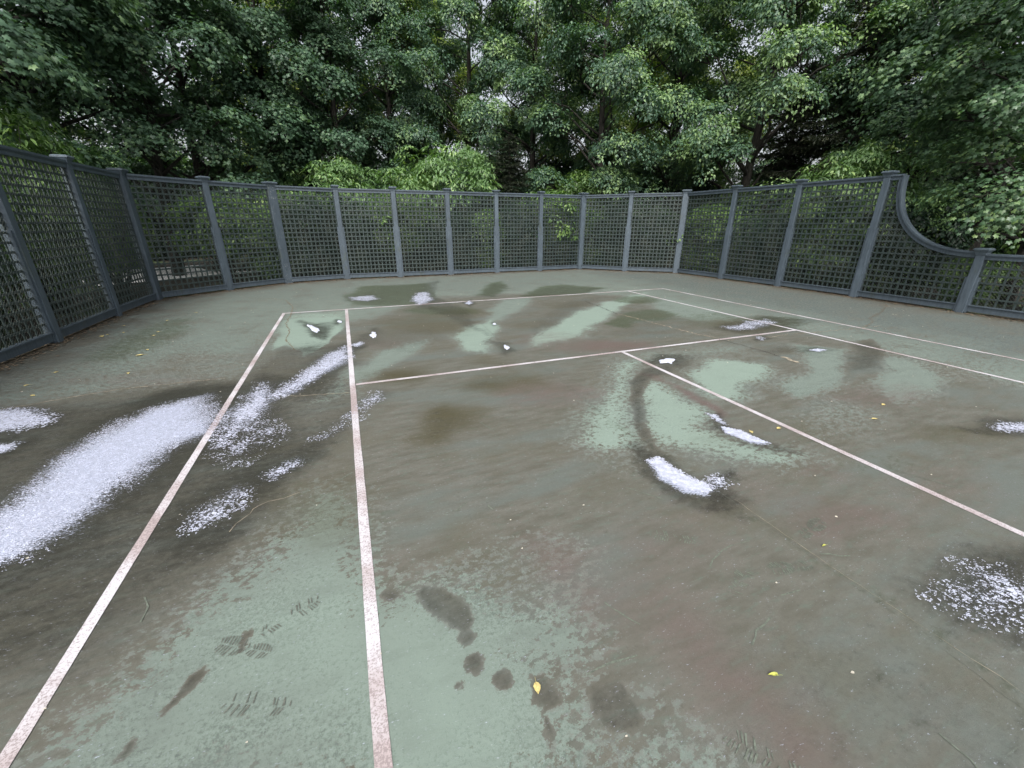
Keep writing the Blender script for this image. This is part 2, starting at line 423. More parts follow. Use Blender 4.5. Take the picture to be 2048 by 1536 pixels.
PALE = [  # clean patches
 (.05, .16, P_((735,985),(640,980),(560,1040),(500,1110),(440,1195),(380,1255),(300,1315),(200,1405),(60,1536),(-60,1700),(1000,1700),(1420,1620),(1400,1520),(1290,1465),(1200,1440),(1140,1390),(1100,1330),(1150,1262),(1120,1205),(1000,1175),(960,1150),(860,1160),(800,1185),(744,1180))),
 (-.05, .22, P_((1290,718),(1240,728),(1215,770),(1200,820),(1152,862),(1152,890),(1215,912),(1258,898),(1268,862),(1250,800),(1250,762))),
 (.0, .20, P_((1292,752),(1276,790),(1290,850),(1312,892),(1400,915),(1480,924),(1580,936),(1618,914),(1560,902),(1480,888),(1410,862),(1392,822),(1368,790),(1340,765))),
 (.02, .14, P_((1372,740),(1420,720),(1520,722),(1545,745),(1500,775),(1470,805),(1424,800),(1392,775))),
 (-.1, .12, P_((1590,690),(1690,698),(1702,730),(1690,760),(1660,784),(1600,792),(1550,772),(1620,740))),
 (-.1, .13, P_((1765,712),(1850,730),(1905,762),(1880,788),(1800,802),(1750,782))),
 (-.05, .12, P_((1215,602),(1292,585),(1235,620),(1200,650),(1140,682),(1066,692),(1058,676),(1110,650),(1150,625))),
 (-.05, .10, P_((985,640),(1002,652),(986,682),(972,706),(930,702),(918,685),(890,672),(940,655))),
 (.05, .12, P_((1000,600),(1070,594),(1044,620),(1000,642),(980,650),(974,625))),
 (.0, .15, P_((1300,603),(1352,598),(1420,618),(1490,640),(1400,641),(1330,628))),
 (.0, .05, P_((566,640),(600,636),(692,634),(694,652),(672,668),(650,690),(625,706),(606,714),(598,700),(570,690),(545,700))),
 (.0, .10, P_((705,752),(760,702),(850,680),(840,700),(780,732),(720,772))),
 (.1, .12, P_((700,732),(660,770),(625,800),(700,788))),
 (.35, .2, P_((1240,712),(1400,694),(1480,690),(1500,710),(1400,712),(1300,716))),
 (.4, .15, P_((930,1130),(1010,1100),(1120,1075),(1200,1090),(1120,1130),(1020,1140),(950,1150))),
]
OPS = []
op = lambda f, v, s, k, p: OPS.append((f, v, s, k, p))
op('grime', 1, .35, 1, P_((-300,840),(0,812),(120,796),(300,768),(470,752),(575,668),(600,640),(720,645),(850,598),(1000,588),(1200,588),(1340,606),(1480,640),(1640,668),(1720,690),(2200,822),(2200,1800),(-400,1800)))
op('grime', .75, .4, .8, P_((190,770),(240,745),(330,715),(480,705),(560,660),(540,720),(480,755),(300,775)))
op('grime', .55, .3, .7, P_((0,770),(150,740),(200,720),(160,700),(60,730),(-200,800)))
for v, s, p in PALE: op('grime', v-.05, s if s <= .05 else s*1.9, 1, p)
# mint fresh paint
op('pale', 1, .15, 1, P_((570,632),(690,622),(690,680),(640,705),(575,690),(540,700)))
for i in (1, 2, 3, 6, 7): op('pale', .9, .15, 1, PALE[i][2])
op('pale', .7, .5, 1, P_((760,1250),(980,1330),(1020,1450),(1000,1600),(780,1600)))
op('pale', .5, .4, 1, P_((470,1250),(720,1120),(740,1400),(500,1400)))
# wet dark sheets
op('dark', .55, .45, 1, P_((-200,850),(0,826),(120,808),(300,776),(470,758),(560,700),(620,685),(692,690),(694,716),(700,800),(700,860),(600,960),(540,1020),(430,1160),(280,1280),(100,1400),(-200,1480)))
op('dark', .80, .30, .8, P_((60,1000),(200,850),(330,790),(440,775),(450,870),(330,950),(230,1020),(60,1140),(-200,1240),(-200,1130)))
op('dark', .75, .25, .9, P_((170,870),(280,800),(380,772),(450,780),(440,800),(330,810),(220,860)))
op('dark', .32, .3, 1, P_((130,800),(180,790),(250,780),(330,768),(300,790),(200,800)))
op('dark', .4, .12, 1, P_((600,650),(650,645),(690,645),(660,660),(640,675),(610,668)))
op('dark', .35, .10, 1, P_((520,740),(560,700),(595,690),(590,705),(620,705),(690,690),(690,715),(600,760)))
for p, dn, sf, lb in FOAM[1:]:
    c = p.mean(0); ext = np.abs(p-c).max()
    q = c + (p-c)*(1.25 if ext > .5 else 2.2)
    op('dark', .75, .12 if ext < .5 else .28, .75, q)
op('dark', .7, .25, .9, P_((1830,1180),(1900,1110),(2000,1090),(2200,1080),(2200,1330),(2000,1280),(1900,1250)))
op('dark', .35, .6, .8, P_((1500,1250),(1800,1250),(2200,1500),(2200,1700),(1600,1600)))
op('dark', .5, .15, .9, P_((1700,690),(1745,680),(1765,700),(1755,740),(1700,745)))       # damp tongue by the right sideline
op('grime', 1, .05, 1, P_((1698,688),(1745,677),(1768,705),(1755,755),(1690,760)))
op('dark', .4, .15, .9, P_((1340,735),(1360,712),(1400,708),(1410,714),(1370,728)))
# arc of spilled liquid
arc = [(1345,728),(1290,738),(1258,765),(1260,800),(1275,860),(1310,915),(1370,955)]
op('grime', 1.1, .03, 1, P_(*(arc + [(1340,920),(1312,888),(1294,845),(1286,792),(1304,758),(1350,742)])))
op('dark', .46, .07, 1, P_(*(arc + [(1340,920),(1312,888),(1294,845),(1286,792),(1304,758),(1350,742)])))
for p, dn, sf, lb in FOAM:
    if not (dn >= .88 and len(p) < 12): op('sheen', min(.95, dn*1.12), sf*1.5, 1, p)  # where the painted bluish sheen lies under the foam flecks
# olive and algae
for px, py, rx, ry, v in ((905,835,55,22,1),(885,868,42,20,.95),(805,750,55,14,1),(965,772,42,14,.9),(1040,765,60,20,.7),(985,725,60,16,.5),(480,900,60,40,.8),(1930,870,90,22,.8),(1500,650,80,18,.6),(700,985,60,60,.5),(620,1010,90,50,.5),(1700,1050,80,35,.25),(1440,890,70,25,.4),(850,650,110,22,.45),(1060,650,60,14,.4),(640,1020,110,60,.55),(980,1120,150,50,.35),(760,1180,60,60,.35),(1120,850,120,50,.3),(1600,880,100,40,.35),(930,625,60,10,.5),(600,760,60,30,.4),(1130,610,60,10,.4),(870,650,70,18,.6),(1390,1000,120,40,.25)):
    op('olive', v, .42, 1, ell(px, py, rx, ry))
for p, v, s in (
  (P_((150,725),(215,682),(320,640),(392,634),(382,664),(330,690),(250,728)), .62, .3),
  (P_((690,592),(720,572),(800,570),(860,565),(870,600),(830,612),(700,612)), .95, .3),
  (P_((950,590),(980,566),(1008,562),(1015,575),(990,594)), 1, .25),
  (P_((1040,592),(1080,574),(1120,568),(1215,576),(1170,588),(1080,594)), .95, .25),
  (ell(1245,645,28,12), .9, .15), (ell(1300,632,60,14), .8, .25), (ell(1270,600,50,8), .8, .2),
  (ell(1420,640,70,16), .5, .3), (ell(1550,645,70,14), .7, .3), (ell(880,622,80,10), .8, .3), (ell(1180,1000,120,60), .25, .5), (ell(1240,945,60,25), .3, .3), (ell(1600,1040,60,20), .45, .25), (ell(1780,920,120,30), .4, .4)):
    op('algae', v, s, 1, p)
op('dark', .5, .15, .8, P_((835,612),(850,566),(880,560),(870,590),(930,620),(1000,690),(1040,700),(1010,705),(960,665)))
op('dark', .35, .12, .9, P_((1040,594),(1080,578),(1120,572),(1215,577),(1170,588)))
for v, s, p in ((.35, .2, P_((1060,640),(1130,600),(1215,590),(1180,612),(1120,650),(1060,678))), (.3, .3, P_((1200,665),(1280,640),(1410,655),(1300,682))), (.5, .25, P_((1420,655),(1500,628),(1640,640),(1600,662),(1480,668))),
    (.45, .15, P_((1490,702),(1560,692),(1690,699),(1640,708),(1540,708))), (.3, .25, P_((700,690),(760,660),(870,655),(900,680),(800,700))), (.35, .3, P_((690,600),(760,570),(860,566),(850,600),(760,612))), (.4, .2, P_((945,596),(985,566),(1020,570),(1000,595))),
    (.25, .3, P_((560,800),(660,790),(690,830),(600,880))), (.35, .3, ell(895,850,50,34)), (.3, .25, ell(800,750,60,14)), (.3, .25, ell(970,772,50,14)), (.3, .4, P_((1380,860),(1460,870),(1560,900),(1540,910),(1440,890)))):
    op('dark', v, s, .8, p)
for v, s, p in ((.45, .25, P_((1150,1440),(1290,1470),(1400,1520),(1420,1600),(1150,1600))), (.5, .3, P_((1000,1150),(1120,1110),(1200,1130),(1130,1200),(1040,1180))), (.55, .4, P_((1600,830),(1700,800),(1760,830),(1700,870),(1620,870)))):
    op('grime', v, s, 1, p)
# reddish stain
for p, v, s in ((P_((1280,745),(1320,752),(1400,790),(1450,830),(1420,835),(1380,800),(1340,765)), .9, .12),
  (P_((1020,1060),(1160,1080),(1240,1200),(1180,1260),(1080,1200),(1020,1120)), .7, .3), (P_((1290,1180),(1400,1230),(1600,1420),(1760,1600),(1560,1600),(1400,1380),(1290,1260)), .75, .35),
  (ell(1200,692,110,14), .8, .35), (ell(1090,790,120,30), .55, .4), (ell(1780,790,120,25), .5, .3), (ell(1450,1000,150,50), .4, .5), (ell(1900,1000,120,50), .35, .5), (ell(1300,1110,140,60), .5, .5), (ell(760,1120,60,40), .4, .3), (ell(1690,1050,100,40), .7, .3), (ell(1650,945,50,14), .6, .2), (ell(760,690,60,14), .4, .3), (ell(1090,680,80,20), .4, .3), (ell(1840,960,90,30), .35, .4), (ell(250,760,200,14), .4, .3)):
    op('red', v, s, 1, p)
# damp drips on the clean paint in front
for p in (P_((830,1190),(845,1172),(880,1178),(935,1215),(945,1240),(930,1265),(900,1255),(850,1220)), ell(933,1275,17,17), ell(952,1330,20,22), ell(1004,1362,18,21),
          P_((1065,1355),(1080,1350),(1120,1390),(1118,1410),(1090,1425),(1062,1405)), P_((1180,1370),(1240,1360),(1290,1440),(1270,1470),(1220,1460),(1180,1420)), ell(775,1190,18,11), ell(920,1373,9,8)):
    op('grime', 1.5, .014, 1, p); op('dark', .40, .018, 1, p)
for p in (P_((345,1400),(385,1350),(408,1335),(418,1342),(395,1372),(355,1405),(320,1437)), P_((235,1515),(262,1480),(275,1485),(248,1515)), P_((1080,1430),(1095,1440),(1110,1490),(1104,1498),(1090,1460)), P_((480,1300),(495,1262),(505,1262),(488,1305))):
    op('grime', 1.5, .012, 1, p); op('dark', .5, .015, 1, p)

op('algae', .38, .10, 1, P_((1180,800),(1290,872),(1440,975),(1640,1105),(1800,1205),(2000,1340),(2250,1520),(2250,1580),(2000,1400),(1800,1250),(1640,1140),(1440,1005),(1290,900),(1170,815)))
def build_court():
    def steps(lims):
        out = [lims[0][0]]
        for a, b, s in lims: out += list(np.linspace(a, b, max(1, int(round((b-a)/s)))+1)[1:])
        return np.array(out)
    xs = steps([(-9.15, -7.2, .05), (-7.2, 1.2, .021), (1.2, 9.65, .045)])
    ys = steps([(-26, -11, .8), (-11, -7.3, .021), (-7.3, -3, .032), (-3, 2, .05), (2, 6.75, .1)])
    X, Y = np.meshgrid(xs, ys); Pt = np.stack([X.ravel(), Y.ravel()], -1)
    n = len(Pt)
    fld = {k: np.zeros(n) for k in ('grime', 'dark', 'algae', 'red', 'olive', 'pale', 'fade', 'sheen')}
    fld['grime'][:] = .22
    wob = np.stack([fbm(Pt[:, 0]*2.2, Pt[:, 1]*2.2, 5)-.5, fbm(Pt[:, 0]*2.2+40, Pt[:, 1]*2.2, 6)-.5], -1)
    # debris-brown margin along the fence
    dF = -sdf(Pt, np.array(FENCE_POLY))
    mF = np.clip(1-dF/np.maximum(.15, .75+wob[:, 0]*2.0), 0, 1)
    fld['grime'] += mF*1.1
    mF2 = np.clip(1-dF/2.2, 0, 1); fld['grime'] += mF2*.25
    fld['olive'] += mF*.35
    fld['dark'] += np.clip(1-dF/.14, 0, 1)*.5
    ob = np.clip((np.abs(Pt[:, 0])-4.4+wob[:, 0]*1.5)/2.2, 0, 1)
    fld['fade'] = np.maximum(np.where(Pt[:, 0] > 0, ob, ob*.2), np.clip((Pt[:, 1]-1.0+wob[:, 1]*3)/4, 0, .35))
    for f, v, s, k, poly in OPS:
        lo = poly.min(0)-s-.5; hi = poly.max(0)+s+.5
        idx = np.where((Pt[:, 0] > lo[0]) & (Pt[:, 0] < hi[0]) & (Pt[:, 1] > lo[1]) & (Pt[:, 1] < hi[1]))[0]
        if not len(idx): continue
        q = Pt[idx] + wob[idx]*min(s*2.5, .35)
        d = sdf(q, poly)
        t = np.clip(.5-d/(2*s), 0, 1); t = t*t*(3-2*t)*k
        fld[f][idx] = fld[f][idx]*(1-t) + v*t if f in ('grime', 'sheen') or v < .3 else np.maximum(fld[f][idx]*(1-t)+v*t, 0)
    nx = len(xs); i, j = np.meshgrid(np.arange(nx-1), np.arange(len(ys)-1)); a = (j*nx+i).ravel()
    cen = (Pt[a]+Pt[a+nx+1])/2
    a = a[sdf(cen, np.array(FENCE_POLY)) < .14]
    L = np.stack([a, a+1, a+nx+1, a+nx], -1)
    use = np.unique(L); remap = np.full(n, -1); remap[use] = np.arange(len(use))
    V = np.concatenate([Pt, np.zeros((n, 1))], 1)[use]
    me = np_mesh('court', V, remap[L].ravel(), np.arange(len(a))*4)
    for nm, ks in (('fa', ('grime', 'dark', 'algae')), ('fb', ('red', 'olive', 'pale'))):
        at = me.attributes.new(nm, 'FLOAT_COLOR', 'POINT')
        c = np.ones((len(use), 4), np.float32)
        for q, kk in enumerate(ks): c[:, q] = fld[kk][use]
        c[:, 3] = fld['fade' if nm == 'fa' else 'sheen'][use]
        at.data.foreach_set('color', c.ravel())
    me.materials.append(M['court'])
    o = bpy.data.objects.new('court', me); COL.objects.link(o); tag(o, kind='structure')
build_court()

# ---- painted lines
def strip(name, pts, width, z, mat, jit=0.0, seed=0):
    pts = np.array(pts, float); r = np.random.default_rng(seed); V = []
    for i in range(len(pts)):
        t = pts[min(i+1, len(pts)-1)]-pts[max(i-1, 0)]; t /= np.linalg.norm(t); nn = np.array([-t[1], t[0]])
        wl = width/2*(1+jit*(r.random()-.5)*2); wr = width/2*(1+jit*(r.random()-.5)*2)
        V += [(*(pts[i]+nn*wl), z), (*(pts[i]-nn*wr), z)]
    m = MB(); m.v = V; m.f = [(2*i, 2*i+1, 2*i+3, 2*i+2) for i in range(len(pts)-1)]
    return m.build(name, mat)
def seg(a, b, n): return [np.array(a)+(np.array(b)-np.array(a))*t for t in np.linspace(0, 1, n)]
LW = .062
for nm, a, b, wd in (('baseline', (-5.515, .0), (5.515, .0), .075), ('doubles_sideline', (-5.485, -.04), (-5.485, -16), LW), ('doubles_sideline', (5.485, -.04), (5.485, -16), LW),
                 ('singles_sideline', (-4.115, -.04), (-4.115, -16), .066), ('singles_sideline', (4.115, -.04), (4.115, -16), LW),
                 ('service_line', (-4.07, -5.485), (4.08, -5.485), LW), ('centre_line', (.03, -5.52), (.0, -13), LW)):
    strip(nm, seg(a, b, 90), wd, .004, M['line'], .06, 3).__setitem__('kind', 'structure')

# ---- cracks and seams
def crack(pts, width, mat, seed, amp=.02, z=.0045, name='crack'):
    r = np.random.default_rng(seed); P = [G(*p) for p in pts]; out = []
    for a, b in zip(P[:-1], P[1:]):
        n = max(2, int(np.linalg.norm(b-a)/.05))
        out += [a+(b-a)*t + r.normal(0, amp, 2) for t in np.linspace(0, 1, n, endpoint=False)]
    out.append(P[-1])
    o = strip(name, out, width, z, mat, .8, seed); o['kind'] = 'structure'
crack([(500,596),(540,597),(572,601),(586,614),(582,630),(572,648),(580,664),(572,680),(590,700)], .014, M['debris'], 1, .012)
crack([(-60,828),(60,810),(130,797),(250,778),(340,768),(450,757)], .010, M['crack_pale'], 2, .008)
crack([(545,797),(600,792),(700,786)], .009, M['crack_pale'], 3, .01)
crack([(1170,602),(1215,620),(1235,628)], .012, M['crack_dark'], 4, .02)
crack([(1235,628),(1290,641),(1340,655),(1390,667),(1438,677)], .022, M['crack_pale'], 5, .02)
crack([(1438,679),(1500,695),(1560,713)], .012, M['crack_dark'], 6, .015)
crack([(1565,714),(1580,719),(1597,726)], .06, M['crack_pale'], 7, .01)
crack([(1455,681),(1530,676),(1580,668),(1640,664),(1760,652)], .010, M['crack_pale'], 8, .012)
crack([(905,600),(960,645),(1010,692),(1100,742),(1200,825)], .006, M['print_dark'], 9, .008)
crack([(1200,825),(1290,885),(1440,985),(1640,1125),(1800,1235),(2000,1385),(2200,1530)], .0018, M['print_dark'], 10, .003)
crack([(1470,1000),(1540,1050),(1640,1118),(1720,1172),(1850,1258),(2000,1355),(2200,1500)], .0022, M['crack_pale'], 11, .003)
crack([(1775,605),(1765,622),(1744,634),(1742,648),(1725,656)], .012, M['debris'], 12, .03)
crack([(455,1060),(520,1010),(600,985)], .004, M['crack_pale'], 13, .01)

# ---- shoe prints, dry grass marks
def shoe_print(px, py, ang, mat, seed, keep=.8, length=.29):
    r = np.random.default_rng(seed); c = G(px, py); u = np.array([math.cos(ang), math.sin(ang)]); v = np.array([-u[1], u[0]])
    m = MB()
    def quad(s0, s1, t0, t1, sh=.012):
        b = len(m.v)
        for s_, t_ in ((s0, t0), (s1, t0), (s1+sh, t1), (s0+sh, t1)):
            p = c+u*(s_+r.normal(0, .0015))+v*(t_+r.normal(0, .0015)); m.v.append((p[0], p[1], .0035))
        m.f.append((b, b+1, b+2, b+3))
    for k in range(19):
        s_ = -length/2 + length*k/19
        q = k/18
        wd = .052*math.sqrt(max(0, 1-((q-.72)/.33)**2)) if q > .42 else .038*math.sqrt(max(0.0, 1-((q-.16)/.24)**2))
        if wd < .012: continue
        for side in (-1, 1):
            if r.random() > keep: continue
            a, b = sorted((side*.004, side*wd)); quad(s_, s_+.0065, a, b, .010*side)
    o = m.build('shoe_print', mat); o['kind'] = 'structure'
shoe_print(485, 1296, 2.6, M['print_dark'], 1); shoe_print(512, 1410, 2.7, M['print_dark'], 2, .45); shoe_print(585, 1230, .4, M['print_dark'], 3, .6)
shoe_print(1580, 1135, 2.9, M['print_pale'], 4, .8); shoe_print(1625, 1056, .2, M['print_pale'], 5, .9); shoe_print(1345, 1075, 2.5, M['print_pale'], 6, .5)
shoe_print(1530, 1515, 2.2, M['print_pale'], 8, .8); shoe_print(1480, 1165, .4, M['print_pale'], 13, .5)

for k, pts in enumerate((((1420,1132),(1435,1110),(1460,1092),(1500,1082)), ((1505,1290),(1515,1262),(1540,1235)), ((1640,1108),(1700,1112)), ((850,915),(920,900)), ((1780,938),(1830,952),(1910,975)), ((680,960),(705,945)), ((1090,955),(1105,948),(1118,940)),
        ((1210,1205),(1240,1225),(1280,1250)), ((1175,1352),(1220,1325),(1275,1312)), ((1880,1470),(1940,1520),(1990,1580)), ((975,1010),(985,1020),(990,1014)), ((890,1030),(915,1020),(935,1005)), ((290,1195),(296,1215),(282,1245)), ((1560,1190),(1600,1180)), ((1250,975),(1330,1000)), ((960,845),(985,860),(1000,850)))):
    crack(pts, .0075, M['print_pale'], 40+k, .003, .0035, 'scuff_mark')
# ---- foam
def build_foam(poly, dens, soft, label, seed):
    r = np.random.default_rng(seed); lo = poly.min(0)-soft; hi = poly.max(0)+soft
    c = poly.mean(0); dist = np.linalg.norm(c-CAM[:2])
    m = MB()
    V = []; L = []; st = []
    if dens >= .88 and len(poly) < 12:                         # smooth solid blob with a low rounded edge
        q = [poly[i]+(poly[(i+1) % len(poly)]-poly[i])*t for i in range(len(poly)) for t in (0, .33, .66)]
        q = np.array(q)
        for _ in range(2): q = (np.roll(q, 1, 0)+2*q+np.roll(q, -1, 0))/4
        c2 = q.mean(0); q = c2+(q-c2)*.88*(1+.16*r.normal(0, 1, (len(q), 1)).clip(-1.5, 1.5))
        m.loft([[(*(c2+(p-c2)*k), z) for p in q] for k, z in ((1.0, .0035), (.95, .006), (.78, .008), (.35, .009))])
        o = m.build('foam_patch', M['foam'], smooth=True)
    else:
        sz = max(.0027, .00075*dist)
        area = (hi-lo).prod()
        N = int(min(260000, area/(sz*sz)*(3.3 if dens > .6 else 2.6)))
        p = lo+r.random((N, 2))*(hi-lo)
        d = sdf(p + (np.stack([fbm(p[:, 0]*3, p[:, 1]*3, 21), fbm(p[:, 0]*3+9, p[:, 1]*3, 22)], -1)-.5)*min(.25, soft*2), poly)
        t = np.clip(.5-d/(2*soft), 0, 1)
        cl = fbm(p[:, 0]*7, p[:, 1]*7, seed+4); fn = vnoise(p[:, 0]*75, p[:, 1]*75, seed+9)
        f = np.clip(t*dens*1.45 + (cl-.5)*.75*(1-t*dens) + (fn-.5)*.75 - .14, 0, .62) * (t > .02)
        keep = r.random(N) < f**1.8
        p = p[keep]; n = len(p)
        k = 6
        ang = np.linspace(0, 2*math.pi, k, endpoint=False)[None]+r.random((n, 1))*6.28
        rad = sz*(.45+.8*r.random((n, 1))**2)*(.65+.7*r.random((n, k)))
        V = np.zeros((n, k, 3)); e1 = rad*np.cos(ang)*1.55; e2 = rad*np.sin(ang)*.8
        V[..., 0] = p[:, None, 0]+e1*.93+e2*.36; V[..., 1] = p[:, None, 1]-e1*.36+e2*.93
        V[..., 2] = .0045+.0035*r.random((n, 1))
        me = np_mesh('foam_patch', V.reshape(-1, 3), np.arange(n*k), np.arange(n)*k)
        me.materials.append(M['foam'])
        o = bpy.data.objects.new('foam_patch', me); COL.objects.link(o)
    tag(o, label, 'foam patch', 'patches of white foam on the wet court')
for i, (p, dn, sf, lb) in enumerate(FOAM): build_foam(p, dn, sf, lb, 100+i)

# ------------------------------------------------------------------ fence
TOP, RAILB, BOT = 3.10, 3.00, .20                  # rail top, underside of the top rail, top of the bottom rail
def make_post(par, p, u, wide, h=3.14, chips=False, flank=True):
    """p on the ground, u along the fence"""
    u = np.array([u[0], u[1], 0]); u /= np.linalg.norm(u); v = np.array([-u[1], u[0], 0]); z = np.array([0, 0, 1.])
    ax = (u, v, z); wd = .25 if wide else .155; dp = .20 if wide else .155
    mt = M['chip_post'] if chips else M['post']
    m = MB(); m.box((*p, h/2-.01), (wd, dp, h+.02), ax)
    o = m.build('post', mt, par)
    bv = o.modifiers.new('bevel', 'BEVEL'); bv.width = .006; bv.segments = 2
    if flank and not wide:
        b = MB()
        for s_ in (-1, 1): b.box(np.array([*p, (h*.585)/2+.02]) + u*s_*(wd/2+.021), (.042, dp*.72, h*.585), ax)
        b.build('side_batten', mt, o)
    c = MB(); P3 = np.array([*p, 0])
    def ring(a, b_, zz): return [P3+u*a*i+v*b_*j+z*zz for i, j in ((-1, -1), (1, -1), (1, 1), (-1, 1))]
    a, b_ = wd/2+.003, dp/2+.003
    c.loft([ring(a, b_, h-.06), ring(a+.006, b_+.006, h-.055), ring(a+.012, b_+.012, h-.01), ring(a+.040, b_+.040, h+.035), ring(a+.055, b_+.055, h+.045), ring(a+.055, b_+.055, h+.07), ring(a+.03, b_+.03, h+.09)])
    c.build('post_cap', mt, o)
    return o

def clip_line(p0, p1, s0, s1, z0, zt):
    """clip segment (s,z) to s0<=s<=s1, z0<=z<=zt(s) by sampling"""
    n = 60; out = []
    for k in range(n+1):
        q = p0+(p1-p0)*k/n
        out.append(s0-1e-6 <= q[0] <= s1+1e-6 and z0-1e-6 <= q[1] <= zt(q[0])+1e-6)
    runs = []; st = None
    for k, v in enumerate(out):
        if v and st is None: st = k
        if (not v or k == n) and st is not None:
            e = k if v else k-1
            if e > st: runs.append((p0+(p1-p0)*st/n, p0+(p1-p0)*e/n))
            st = None
    return runs

def make_bay(par, a, b, wa, wb, low=False, curve=None, rtop=TOP, phase=0.0):
    a = np.array(a, float); b = np.array(b, float); L = np.linalg.norm(b-a); u2 = (b-a)/L
    u = np.array([*u2, 0]); v = np.array([-u2[1], u2[0], 0]); z = np.array([0, 0, 1.]); ax = (u, v, z)
    inward = v if (np.array([0, -4])-a)@v[:2] > 0 else -v
    s0, s1 = wa/2+.001, L-wb/2-.001
    Wp = lambda s_, zz, off=0.0: np.array([*a, 0])+u*s_+z*zz+inward*off
    rb = rtop-.10
    zt = (lambda s_: rb) if curve is None else curve
    if curve is None:
        m = MB(); m.box(Wp((s0+s1)/2, rb+.045), (s1-s0, .085, .09), ax); m.box(Wp((s0+s1)/2, rb+.112), (s1-s0, .15, .042), ax)
        m.box(Wp((s0+s1)/2, rb+.081, .05), (s1-s0, .022, .018), ax)
        m.build('top_rail', M['post'], par)
    m = MB(); m.box(Wp((s0+s1)/2, .125), (s1-s0, .085, .15), ax); m.box(Wp((s0+s1)/2, .19, .055), (s1-s0, .024, .02), ax)
    m.build('bottom_rail', M['post'], par)
    # lattice slats
    m = MB(); pitch = .145; sl = .039
    n = max(2, int(round((s1-s0)/pitch))); ps = (s1-s0)/n
    for k in range(n+1):
        s_ = min(max(s0+ps*k, s0+sl/2), s1-sl/2); h = zt(s_)
        if h-BOT > .05: m.box(Wp(s_, (h+.20)/2, -.012), (sl, .012, h-.20), ax)
    nz = int((rb-BOT)/pitch); pz = (rb-BOT)/nz
    for k in range(1, nz):
        zz = BOT+pz*k
        for q0, q1 in clip_line(np.array([s0, zz]), np.array([s1, zz]), s0, s1, BOT, zt):
            m.box(Wp((q0[0]+q1[0])/2, zz, .0015), (q1[0]-q0[0], .012, sl), ax)
    m.build('lattice', M['lattice'], par)
    # chain link wire on the court side
    m = MB(); sp = .066; W = s1-s0; H = rb-BOT
    k = -int(H/sp)-1
    while s0+k*sp < s1:
        for dr, off in ((1, .020), (-1, .0245)):
            if dr == 1: p0 = np.array([s0+k*sp, BOT]); p1 = np.array([s0+k*sp+H, rb])
            else: p0 = np.array([s0+k*sp+H, BOT]); p1 = np.array([s0+k*sp, rb])
            # analytic clip in s
            d = p1-p0; t0, t1 = 0, 1
            lo, hi = sorted(((s0-p0[0])/d[0], (s1-p0[0])/d[0])); t0 = max(t0, lo); t1 = min(t1, hi)
            if t1-t0 < .01: continue
            for q0, q1 in ([(p0+d*t0, p0+d*t1)] if curve is None else clip_line(p0+d*t0, p0+d*t1, s0, s1, BOT, zt)):
                m.bar(Wp(q0[0], q0[1], off), Wp(q1[0], q1[1], off), .0028, .0028, inward)
        k += 1
    m.build('wire_mesh', M['wire'], par)

def run(name, label, pts, wides, chips=(), own=(True, True), low_from=None, curve_bay=None):
    r = empty('fence', (0, 0, 0)); tag(r, label, 'fence', 'lattice fence around the court')
    wid = lambda i: .25 if wides[i] else .155
    for i, p in enumerate(pts):
        if (i == 0 and not own[0]) or (i == len(pts)-1 and not own[1]): continue
        q0 = np.array(pts[max(i-1, 0)]); q1 = np.array(pts[min(i+1, len(pts)-1)])
        lowp = low_from is not None and i >= low_from
        make_post(r, p, q1-q0, wides[i], 1.36 if lowp else 3.14, i in chips)
    for i in range(len(pts)-1):
        if curve_bay == i:
            a = np.array(pts[i]); b = np.array(pts[i+1]); L = np.linalg.norm(b-a)
            sA, sB, zA, zB = .36, L-.07, 3.10, 1.33
            def rim(s_):
                if s_ <= sA: return 3.0
                x = min(1, (s_-sA)/(sB-sA)); return zB+.0+(zA-zB)*(1-(1-(1-x)**2.25)**(1/2.25))
            u = np.array([*(b-a)/L, 0]); v = np.array([-u[1], u[0], 0]); z = np.array([0, 0, 1.])
            make_bay(r, pts[i], pts[i+1], wid(i), wid(i+1), curve=lambda s_: rim(s_)-.09 if s_ > sA else 2.98)
            # curved rail
            path = []
            for t in np.linspace(0, 1, 40):
                th = t*math.pi/2
                x = 1-math.cos(th)**(2/2.25); y = 1-math.sin(th)**(2/2.25)
                path.append(np.array([sA+(sB-sA)*x, zB+(zA-zB)*y]))
            def sweep(nm, off0, off1, wd):
                m = MB(); secs = []
                for k, p in enumerate(path):
                    t = path[min(k+1, 39)]-path[max(k-1, 0)]; t = t/np.linalg.norm(t); nn = np.array([-t[1], t[0]])
                    if nn[1] < 0 and nn[0] < 0: nn = -nn
                    ring = []
                    for o_, s_ in ((off0, -wd/2), (off0, wd/2), (off1, wd/2), (off1, -wd/2)):
                        q = p+nn*o_; ring.append(np.array([*a, 0])+u*q[0]+z*q[1]+v*s_)
                    secs.append(ring)
                m.loft(secs); m.build(nm, M['post'], r)
            sweep('curved_rail', -.09, .002, .085); sweep('curved_rail_cap', .004, .045, .17)
            m = MB(); m.box(np.array([*a, 3.045])+u*(.08+sA-.09)/2, (sA-.09-.08, .085, .09), (u, v, z)); m.box(np.array([*a, 3.112])+u*(.08+sA-.02)/2, (sA-.02-.08, .15, .042), (u, v, z))
            m.build('top_rail', M['post'], r)
        elif low_from is not None and i >= low_from: make_bay(r, pts[i], pts[i+1], wid(i), wid(i+1), rtop=1.30)
        else: make_bay(r, pts[i], pts[i+1], wid(i), wid(i+1))
    return r
run('left', 'tall lattice fence run along the left side of the court', FP['left'], [0, 0, 0, 0, 0, 1])
run('lcorner', 'short angled lattice fence across the far left corner of the court', FP['lcorner'], [1, 0, 1], chips=(2,), own=(False, True))
